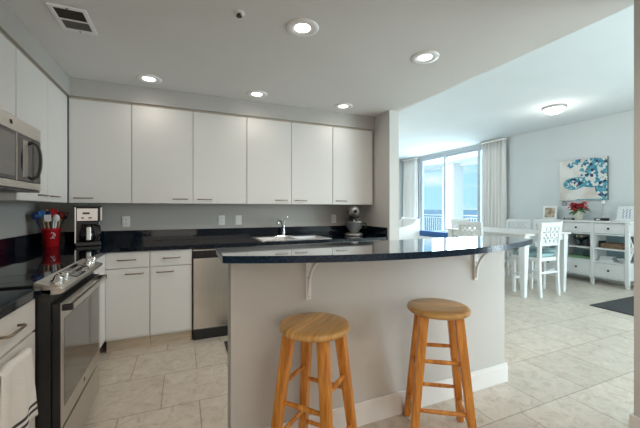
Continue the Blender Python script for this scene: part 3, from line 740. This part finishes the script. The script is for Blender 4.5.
# ------------------------------------------------------------------ painting
def painting_material():
    m = bpy.data.materials.new('teal_abstract'); m.use_nodes = True; t = m.node_tree; b = t.nodes['Principled BSDF']; b.inputs['Roughness'].default_value = .6
    c = t.nodes.new('ShaderNodeTexCoord'); sp = t.nodes.new('ShaderNodeSeparateXYZ'); t.links.new(c.outputs['Object'], sp.inputs[0])
    def math_(op, a, bb=None):
        n = t.nodes.new('ShaderNodeMath'); n.operation = op
        for i, v in enumerate((a, bb)):
            if v is None: continue
            if isinstance(v, (int, float)): n.inputs[i].default_value = v
            else: t.links.new(v, n.inputs[i])
        return n.outputs[0]
    U, V = sp.outputs['Y'], sp.outputs['Z']     # U grows to the LEFT of the picture
    nz = t.nodes.new('ShaderNodeTexNoise'); nz.inputs['Scale'].default_value = 9; nz.inputs['Detail'].default_value = 3; t.links.new(c.outputs['Object'], nz.inputs['Vector'])
    wob = math_('MULTIPLY', math_('SUBTRACT', nz.outputs['Fac'], .5), .5)
    def ell(cu, cv, ru, rv, ang):
        ca, sa = math.cos(ang), math.sin(ang)
        du, dv = math_('SUBTRACT', U, cu), math_('SUBTRACT', V, cv)
        p = math_('DIVIDE', math_('ADD', math_('MULTIPLY', du, ca), math_('MULTIPLY', dv, sa)), ru)
        q = math_('DIVIDE', math_('SUBTRACT', math_('MULTIPLY', dv, ca), math_('MULTIPLY', du, sa)), rv)
        r = math_('ADD', math_('MULTIPLY', p, p), math_('MULTIPLY', q, q))
        return math_('LESS_THAN', math_('ADD', r, wob), 1.0), math_('GREATER_THAN', math_('ADD', r, wob), .72)
    parts = [ell(.12, -.06, .20, .115, -.10), ell(.13, .32, .13, .065, -.5), ell(-.20, .16, .24, .24, 0), ell(-.13, -.05, .24, .10, .15), ell(-.32, -.20, .11, .24, -.2)]
    mask = parts[0][0]
    for p in parts[1:]: mask = math_('MAXIMUM', mask, p[0])
    vo = t.nodes.new('ShaderNodeTexVoronoi'); vo.inputs['Scale'].default_value = 25; t.links.new(c.outputs['Object'], vo.inputs['Vector'])
    r1 = t.nodes.new('ShaderNodeValToRGB'); t.links.new(vo.outputs['Color'], r1.inputs['Fac']); k = r1.color_ramp; k.interpolation = 'CONSTANT'
    k.elements[0].position = 0; k.elements[0].color = (.012, .03, .085, 1); k.elements[1].position = .18; k.elements[1].color = (.03, .20, .32, 1)
    for po, co in ((.36, (.62, .66, .63, 1)), (.56, (.08, .33, .42, 1)), (.76, (.70, .72, .68, 1)), (.9, (.15, .13, .20, 1))):
        e = k.elements.new(po); e.color = co
    rim = math_('MULTIPLY', parts[0][0], parts[0][1])
    m1 = t.nodes.new('ShaderNodeMixRGB'); t.links.new(rim, m1.inputs[0]); t.links.new(r1.outputs[0], m1.inputs[1]); m1.inputs[2].default_value = (.05, .33, .42, 1)
    n2 = t.nodes.new('ShaderNodeTexNoise'); n2.inputs['Scale'].default_value = 4; t.links.new(c.outputs['Object'], n2.inputs['Vector'])
    r2 = t.nodes.new('ShaderNodeValToRGB'); t.links.new(n2.outputs['Fac'], r2.inputs['Fac'])
    r2.color_ramp.elements[0].color = (.60, .56, .50, 1); r2.color_ramp.elements[0].position = .35; r2.color_ramp.elements[1].color = (.74, .74, .71, 1); r2.color_ramp.elements[1].position = .6
    m2 = t.nodes.new('ShaderNodeMixRGB'); t.links.new(mask, m2.inputs[0]); t.links.new(r2.outputs[0], m2.inputs[1]); t.links.new(m1.outputs[0], m2.inputs[2])
    # thin teal band near the bottom
    bd = math_('MULTIPLY', math_('LESS_THAN', math_('ABSOLUTE', math_('ADD', V, .365)), .008), math_('LESS_THAN', U, .09))
    m3 = t.nodes.new('ShaderNodeMixRGB'); t.links.new(bd, m3.inputs[0]); t.links.new(m2.outputs[0], m3.inputs[1]); m3.inputs[2].default_value = (.06, .32, .40, 1)
    t.links.new(m3.outputs[0], b.inputs['Base Color']); return m
t = thing('canvas_painting', 'square abstract painting of teal and blue shapes above the sideboard', 'painting', (XR-.001, 3.575, 1.81))
B().box(-.037, 0, -.385, .385, -.382, .382, .004).build('canvas', mat('canvas_edge', (.10, .12, .14), .8), t)
B().box(-.0385, -.0370, -.383, .383, -.380, .380).build('picture_face', painting_material(), t)

t = thing('wall_thermostat', 'small round grey dial on the dining wall left of the red flowers', 'thermostat', (XR-.001, 3.90, 1.375))
B().tube([(0, 0, 0), (-.012, 0, 0), (-.018, 0, 0)], [.045, .045, .038], 24).build('dial', mat('grey_dial', (.30, .33, .33), .5), t)

# ------------------------------------------------------------------ sideboard (local x along world -Y ... use rz=-90: local x -> -Y, y -> +X)
SBX = 6.41; SBY = 4.20; SBW = 1.46; SBD = XR-.02-SBX; SBH = 1.068
t = thing('sideboard', 'white open sideboard with drawers against the painting wall', 'sideboard', (SBX, SBY, 0), -PI/2)
wv = M['white']
B().box(-.02, SBW+.02, -.015, SBD, SBH-.028, SBH, .005).build('top', wv, t)
pw = .05; bay = (SBW-pw)/3
b = B()
for i in range(4):
    x = i*bay
    if i not in (0, 3):
        b.box(x, x+pw, 0, SBD, .11, SBH-.028, .002)
    b.hexa([(x+.008, .008, 0), (x+pw-.008, .008, 0), (x+pw-.008, pw, 0), (x+.008, pw, 0)], [(x, 0, .11), (x+pw, 0, .11), (x+pw, pw, .11), (x, pw, .11)])
    if i in (0, 3): b.box(x, x+pw, 0, pw, .11, SBH-.028, .002).box(x, x+pw, SBD-pw, SBD, 0, SBH-.028, .002)
b.build('posts', wv, t)
b = B()
for x in (0, SBW-pw):
    xa = x+pw/2-.01
    b.box(xa, xa+.02, pw, SBD-pw, .13, .40).box(xa, xa+.02, pw, SBD-pw, .86, SBH-.03)
    b.tube([(xa+.01, pw, .42), (xa+.01, SBD-pw, .84)], 1, sq=(.009, .016)).tube([(xa+.01, pw, .84), (xa+.01, SBD-pw, .42)], 1, sq=(.009, .016))
    b.tube([(xa+.01, SBD/2+.06*math.cos(a), .63+.06*math.sin(a)) for a in [2*PI*k/24 for k in range(25)]], .011, 8)
b.build('side_frame', wv, t)
b = B()
for z in (.13, .385, .605, .845): b.box(pw*.5, SBW-pw*.5, .012, SBD-.012, z-.011, z+.011)
b.build('shelf', wv, t)
B().box(.02, SBW-.02, SBD-.01, SBD-.002, .13, SBH-.03).build('back_panel', mat('pale_blue_back', (.42, .60, .66), .6), t)
for i in range(3):
    x0, x1 = i*bay+pw+.004, (i+1)*bay-.004
    for z0, z1 in ((.862, SBH-.035), (.146, .368)):
        d = B().box(x0, x1, .006, .30, z0, z1, .003).build('drawer', wv, t)
        B().tube([((x0+x1)/2, .006, (z0+z1)/2), ((x0+x1)/2, -.008, (z0+z1)/2), ((x0+x1)/2, -.014, (z0+z1)/2), ((x0+x1)/2, -.024, (z0+z1)/2)], [.006, .006, .018, .014], 16).build('knob', M['darkmetal'], d)
def sbp(lx, ly, z): return (SBX+ly, SBY-lx, z)   # sideboard local -> world

RZ = -PI/2
# things on top
t = thing('picture_frame', 'small cream framed beach photo at the left end of the sideboard', 'picture frame', sbp(.11, .27, SBH), RZ+.12)
tilt = Matrix.Rotation(math.radians(-9), 3, 'X')
def frame(t, w, h, bw, mf, mp, extra=None):
    b = B()
    for x0, x1, z0, z1 in ((-w/2, w/2, 0, bw), (-w/2, w/2, h-bw, h), (-w/2, -w/2+bw, bw, h-bw), (w/2-bw, w/2, bw, h-bw)):
        b.box(x0, x1, -.010, .010, z0, z1, .002)
    bmesh.ops.rotate(b.bm, verts=b.bm.verts, cent=(0, 0, 0), matrix=tilt); f = b.build('frame', mf, t)
    b = B().box(-w/2+bw, w/2-bw, -.003, .006, bw, h-bw); bmesh.ops.rotate(b.bm, verts=b.bm.verts, cent=(0, 0, 0), matrix=tilt); b.build('picture', mp, t)
    b = B().hexa([(-.02, .09, 0), (.02, .09, 0), (.02, .096, 0), (-.02, .096, 0)], [(-.02, .008+h*.09, h*.6), (.02, .008+h*.09, h*.6), (.02, .014+h*.09, h*.6), (-.02, .014+h*.09, h*.6)]); b.build('easel_back', mf, t)
frame(t, .25, .265, .038, M['cream'] if False else M['white'], mat('beach_photo', (.45, .36, .25), .5, var=.8, scale=12))
t = thing('decor_box', 'flat dark box beside the red flowers on the sideboard', 'box', sbp(.50, .24, SBH), RZ)
B().box(-.085, .085, -.06, .06, 0, .035, .004).build('box_body', M['darkmetal'], t)
B().box(-.06, .06, -.0615, -.0595, .010, .024).build('paper_band', M['paper'], t)
t = thing('poinsettia', 'red poinsettia in a cream pot on the sideboard', 'plant', sbp(.655, .20, SBH), 0)
B().lathe([(.048, 0), (.052, .005), (.070, .145), (.077, .148), (.077, .162), (.066, .162), (.058, .14)], 0, 0, 0, 28).build('pot', M['cream'], t)
def leafset(n, r0, r1, z0, dz, L, wd, seed):
    rnd = random.Random(seed); b = B()
    for i in range(n):
        a = 2*PI*i/n*2.4+rnd.random()*.6; r = rnd.uniform(r0, r1); z = z0+rnd.uniform(-dz, dz); l = L*rnd.uniform(.7, 1.15); dr = rnd.uniform(-.5, .25)
        d = Vector((math.cos(a), math.sin(a), dr)); s_ = Vector((-math.sin(a), math.cos(a), 0)); c = Vector((math.cos(a)*r, math.sin(a)*r, z))
        P_ = [c, c+d*l*.3+s_*wd*.5+Vector((0, 0, .006)), c+d*l*.65+s_*wd*.42, c+d*l+Vector((0, 0, -.02)), c+d*l*.65-s_*wd*.42, c+d*l*.3-s_*wd*.5+Vector((0, 0, .006))]
        mid = [c+d*l*.3-Vector((0, 0, .004)), c+d*l*.65-Vector((0, 0, .006))]
        v = [b.bm.verts.new(p) for p in P_]; m1, m2 = [b.bm.verts.new(p) for p in mid]
        for f in ((v[0], v[1], m1), (v[0], m1, v[5]), (v[1], v[2], m2, m1), (v[5], m1, m2, v[4]), (v[2], v[3], m2), (v[4], m2, v[3])): b.bm.faces.new(f).smooth = True
    return b
for nm, args, mm in (('bracts', (40, .01, .07, .265, .06, .135, .07, 3), M['leafr']), ('leaves', (18, .02, .06, .20, .03, .13, .065, 5), M['leafg'])):
    o = leafset(*args).build(nm, mm, t); md = o.modifiers.new('thick', 'SOLIDIFY'); md.thickness = .0015
b = B()
for i in range(7):
    a = i*.9; b.tube([(.02*math.cos(a), .02*math.sin(a), .10), (.05*math.cos(a), .05*math.sin(a), .26)], .004, 6)
b.build('stems', M['leafg'], t)
t = thing('candlestick', 'slim silver candlestick with white candle on a black base, right of the poinsettia', 'candlestick', sbp(1.00, .22, SBH), RZ)
B().box(-.085, .085, -.05, .05, 0, .045, .004).build('base', M['darkmetal'], t)
B().box(-.06, .0, -.0515, -.0495, .012, .034).build('base_label', M['paper'], t)
B().lathe([(.03, .045), (.012, .06), (.010, .10), (.016, .12), (.009, .14), (.009, .26), (.026, .275), (.028, .285)], .02, 0, 0, 24).build('stem', M['silverpl'], t)
B().lathe([(.024, .285), (.027, .325), (.02, .34), (.004, .355)], .02, 0, 0, 20).build('candle', M['whitepl'], t)
t = thing('trinket_dish', 'small white dish between the candlestick and the white card on the sideboard', 'dish', sbp(1.19, .18, SBH), RZ)
B().lathe([(.03, 0), (.05, .012), (.055, .02), (.05, .018), (.028, .006)], 0, 0, 0, 24).build('bowl', M['whitepl'], t)
t = thing('quote_board', 'white framed board with blue script leaning at the right end of the sideboard', 'picture frame', sbp(1.33, .22, SBH), RZ-.1)
frame(t, .26, .25, .014, M['white'], M['paper'])
b = B(); rnd = random.Random(4)
for k in range(3):
    pts_ = [(-.045+.045*k+.012*math.sin(i*1.9+k), -.0045, .05+.15*i/10) for i in range(11)]
    b.tube(pts_, .0035, 6)
bmesh.ops.rotate(b.bm, verts=b.bm.verts, cent=(0, 0, 0), matrix=tilt); b.build('script', M['blueink'], t)

# things on the shelves
def shelf_bay(i): return i*bay+pw/2+bay/2
zs1, zs2 = .6165, .3965
t = thing('footed_bowl', 'dark footed bowl holding cream fruit on the upper middle shelf', 'bowl', sbp(shelf_bay(1)-.02, .17, zs1), RZ)
B().lathe([(.07, 0), (.07, .01), (.015, .03), (.013, .075), (.03, .09), (.10, .125), (.115, .155), (.108, .155), (.09, .128), (.02, .10)], 0, 0, 0, 32).build('bowl', M['darkmetal'], t)
for k, (ax, ay) in enumerate(((-.045, 0), (.03, -.03), (.035, .04))):
    o = B().ball((0, 0, 0), .033, (1, 1, .92), 18, 12).build('fruit', M['cream']); o.name = 'fruit'
    p = sbp(shelf_bay(1)-.02+ax, .17+ay, zs1+.165); o.location = p
    tag(o, 'cream coloured round fruit in the dark footed bowl', 'fruit', 'fruit in the footed bowl')
t = thing('storage_box', 'black box on the upper middle shelf right of the footed bowl', 'box', sbp(shelf_bay(1)+.15, .18, zs1), RZ)
B().box(-.05, .05, -.09, .09, 0, .09, .004).build('box_body', M['blackpl'], t); B().box(-.053, .053, -.093, .093, .09, .105, .004).build('lid', M['blackpl'], t)
t = thing('basket_tray', 'long brown woven tray on the upper right shelf', 'tray', sbp(shelf_bay(2)+.03, .17, zs1), RZ)
b = B().box(-.17, .17, -.11, .11, 0, .008)
for x0, x1, y0, y1 in ((-.17, .17, -.11, -.10), (-.17, .17, .10, .11), (-.17, -.16, -.10, .10), (.16, .17, -.10, .10)): b.box(x0, x1, y0, y1, .008, .075, .003)
b.build('woven_sides', M['wicker'], t)
B().tube([(.17*1.0*math.cos(a) if abs(math.cos(a)) < 1 else .17*math.cos(a), .11*math.sin(a), .078) for a in [2*PI*k/32 for k in range(33)]], .007, 8).build('braided_rim', M['wicker'], t)
t = thing('storage_box', 'black box on the upper right shelf left of the woven tray', 'box', sbp(shelf_bay(2)-.178, .20, zs1), RZ)
B().box(-.024, .024, -.06, .06, 0, .10, .004).build('box_body', M['blackpl'], t); B().box(-.0255, .0255, -.062, .062, .10, .112, .003).build('lid', M['blackpl'], t)
t = thing('serving_tray', 'pale green tray standing on the lower middle shelf', 'tray', sbp(shelf_bay(1), .18, zs2), RZ)
B().box(-.17, .17, -.11, .11, 0, .01, .003).box(-.17, .17, -.11, -.10, .01, .04, .003).box(-.17, .17, .10, .11, .01, .04, .003).box(-.17, -.16, -.1, .1, .01, .04, .003).box(.16, .17, -.1, .1, .01, .04, .003).build('tray_body', M['green'], t)
t = thing('glass_jar', 'clear glass jar standing on the green tray', 'jar', sbp(shelf_bay(1)+.06, .18, zs2+.0102), RZ)
B().lathe([(.04, 0), (.045, .01), (.045, .11), (.035, .125), (.035, .14), (.032, .14), (.032, .12), (.041, .108), (.041, .008)], 0, 0, 0, 24).build('jar_body', M['clear'], t)
B().lathe([(.037, .14), (.037, .155), (.01, .158)], 0, 0, 0, 24).build('lid', M['silverpl'], t)
zb = zs2
for k, (w_, d_, h_, ro, cl, lb) in enumerate(((.20, .15, .030, .05, M['paper'], 'white book at the bottom of the stack on the lower right shelf'), (.18, .14, .026, -.08, mat('grey_cover', (.45, .47, .47), .6), 'grey book in the stack on the lower right shelf'), (.17, .13, .024, .1, M['paper'], 'white book on top of the stack on the lower right shelf'))):
    q = thing('book', lb, 'book', sbp(shelf_bay(2)-.085, .17, zb), RZ+ro, 'books on the lower right shelf')
    B().box(-w_/2, w_/2, -d_/2, d_/2, 0, h_, .003).build('cover', cl, q); B().box(-w_/2+.004, w_/2-.004, -d_/2-.0008, d_/2-.004, .004, h_-.004).build('pages', M['paper'], q)
    zb += h_+.0003
t = thing('serving_dish', 'white oval dish on the lower right shelf beside the books', 'dish', sbp(shelf_bay(2)+.115, .18, zs2), RZ)
B().lathe([(.05, 0), (.055, .006), (.085, .05), (.09, .055), (.083, .052), (.05, .012)], 0, 0, 0, 28, sy=1.1).build('dish_body', M['whitepl'], t)

# ------------------------------------------------------------------ dining table and chairs
TX0, TX1, TY0, TY1, TZ = 4.45, 5.50, 3.05, 4.55, .915
t = thing('dining_table', 'white counter-height dining table in front of the sideboard', 'table', ((TX0+TX1)/2, (TY0+TY1)/2, 0))
a, c = (TX1-TX0)/2, (TY1-TY0)/2
B().box(-a, a, -c, c, TZ-.03, TZ, .006).build('tabletop', mat('table_top_paint', (.72, .70, .67), .35), t)
b = B()
for x0, x1, y0, y1 in ((-a+.05, a-.05, -c+.05, -c+.075), (-a+.05, a-.05, c-.075, c-.05), (-a+.05, -a+.075, -c+.075, c-.075), (a-.075, a-.05, -c+.075, c-.075)): b.box(x0, x1, y0, y1, TZ-.12, TZ-.03)
b.build('apron', wv, t)
for sx_ in (-1, 1):
    for sy_ in (-1, 1):
        x, y = sx_*(a-.075), sy_*(c-.075)
        r_ = lambda z, hw: [(x-hw, y-hw, z), (x+hw, y-hw, z), (x+hw, y+hw, z), (x-hw, y+hw, z)]
        b = B().hexa(r_(0, .028), r_(TZ-.14, .048)); b.box(x-.048, x+.048, y-.048, y+.048, TZ-.14, TZ-.03, .003); b.build('leg', wv, t)

def make_chair(label):
    t = thing('dining_chair', label, 'chair', (0, 0, 0), 0, 'white dining chairs at the table')
    SH = .565; hw = .225
    B().box(-hw, hw, -.20, .215, SH-.055, SH, .006).build('seat_frame', wv, t)
    b = B().box(-hw+.012, hw-.012, -.172, .208, SH, SH+.05, .018, 3); b.build('cushion', M['tealcush'], t)
    for sx_ in (-1, 1):
        x = sx_*(hw-.022)
        b = B().hexa([(x-.017, .17, 0), (x+.017, .17, 0), (x+.017, .205, 0), (x-.017, .205, 0)], [(x-.022, .165, SH-.055), (x+.022, .165, SH-.055), (x+.022, .21, SH-.055), (x-.022, .21, SH-.055)])
        b.build('leg', wv, t)
        B().tube([(x, -.215, 0), (x, -.198, .30), (x, -.195, SH), (x, -.205, .8), (x, -.232, 1.06)], [.9, 1, 1.05, 1, .9], sq=(.021, .019)).build('leg', wv, t)
    b = B().box(-hw-.008, hw+.008, -.252, -.212, 1.015, 1.075, .008, 3); b.build('top_rail', wv, t)
    B().box(-hw+.04, hw-.04, -.218, -.195, .735, .765, .003).build('lower_rail', wv, t)
    # fretwork
    b = B(); ylo = -.206; z0, z1 = .76, 1.02; x0, x1 = -hw+.038, hw-.038
    Y = lambda z: ylo-.022*(z-z0)/(z1-z0)
    nx, nz_ = 4, 3; cx_, cz_ = (x1-x0)/nx, (z1-z0)/nz_
    for i in range(nx):
        for j in range(nz_):
            xa, xb, za, zb_ = x0+i*cx_, x0+(i+1)*cx_, z0+j*cz_, z0+(j+1)*cz_
            b.tube([(xa, Y(za), za), (xb, Y(zb_), zb_)], 1, sq=(.007, .0105)); b.tube([(xb, Y(za), za), (xa, Y(zb_), zb_)], 1, sq=(.0065, .0105))
            zc, xc = (za+zb_)/2, (xa+xb)/2
            b.tube([(xc+.027*math.cos(q), Y(zc), zc+.027*math.sin(q)) for q in [2*PI*k/12 for k in range(13)]], .0085, 6)
    b.build('fretwork', wv, t)
    b = B()
    for sx_ in (-1, 1): b.box(sx_*(hw-.022)-.011, sx_*(hw-.022)+.011, -.195, .172, .27, .30)
    b.box(-hw+.03, hw-.03, .178, .20, .20, .235).box(-hw+.03, hw-.03, -.208, -.19, .33, .36)
    b.build('stretchers', wv, t)
    return t
ch = make_chair('white fretwork-back dining chair at the near end of the table, teal seat')
ch.location = (4.905, 3.215, 0)
dup(ch, (4.38, 3.74, 0), -PI/2, 'white fretwork-back dining chair on the kitchen side of the table, behind the bar')
dup(ch, (5.50, 3.54, 0), PI/2, 'white dining chair on the sideboard side of the table, nearer the sideboard flowers')
dup(ch, (5.50, 4.06, 0), PI/2, 'white dining chair on the sideboard side of the table, nearer the curtain')
dup(ch, (5.10, 4.60, 0), PI, 'white fretwork-back dining chair at the far window end of the table')

# ------------------------------------------------------------------ seats by the window
t = thing('window_bench', 'blue cushioned bench standing along the tall window', 'bench', (6.35, 6.40, .02))
B().box(-.24, .24, -.86, .84, .40, .50, .006).build('bench_frame', wv, t)
B().box(-.24, .24, -.86, .84, .50, .65, .02, 3).build('cushion', M['bluecush'], t)
for sx_ in (-1, 1):
    for y in (-.80, .78): B().box(sx_*.21-.025, sx_*.21+.025, y-.025, y+.025, -.02, .40, .003).build('leg', wv, t)
t = thing('armchair', 'white armchair with raised scroll back beyond the blue bench', 'armchair', (5.80, 7.62, 0))
B().box(-.32, .30, -.30, .30, .12, .50, .02, 3).build('seat', M['curtain'], t)
for sy_ in (-1, 1):
    pr = [(-.35, .10), (.34, .10), (.36, 1.0), (.33, 1.04), (.27, 1.03), (.24, .96), (.15, .87), (0, .80), (-.20, .765), (-.33, .76), (-.36, .72)]
    b = B(); y0, y1 = (sy_*.30, sy_*.36) if sy_ > 0 else (-.36, -.30)
    A_ = [b.bm.verts.new((x, y0, z)) for x, z in pr]; C_ = [b.bm.verts.new((x, y1, z)) for x, z in pr]
    b.bm.faces.new(A_); b.bm.faces.new(C_[::-1])
    for i in range(len(pr)):
        j = (i+1) % len(pr); b.bm.faces.new((A_[i], C_[i], C_[j], A_[j]))
    b.build('arm', M['curtain'], t)
B().box(.26, .34, -.30, .30, .30, 1.0, .02, 3).build('backrest', M['curtain'], t)
b = B().box(.285, .345, -.364, -.30, .99, 1.045, .01)
b.build('back_piping', M['bluecush'], t)
for sx_ in (-1, 1):
    for sy_ in (-1, 1): B().box(sx_*.29-.025, sx_*.29+.025, sy_*.28-.025, sy_*.28+.025, 0, .12).build('leg', wv, t)

# ------------------------------------------------------------------ rugs
o = B().box(4.92, 6.25, 1.55, 2.51, .0005, .012, .004).build('area_rug', M['darkrug']); tag(o, 'charcoal rug on the dining floor in front of the sideboard', 'rug')
o = B().box(.36, 1.55, 2.72, 3.18, .0005, .012, .004).build('floor_mat', M['darkrug']); tag(o, 'dark kitchen mat on the floor in front of the sink', 'mat')
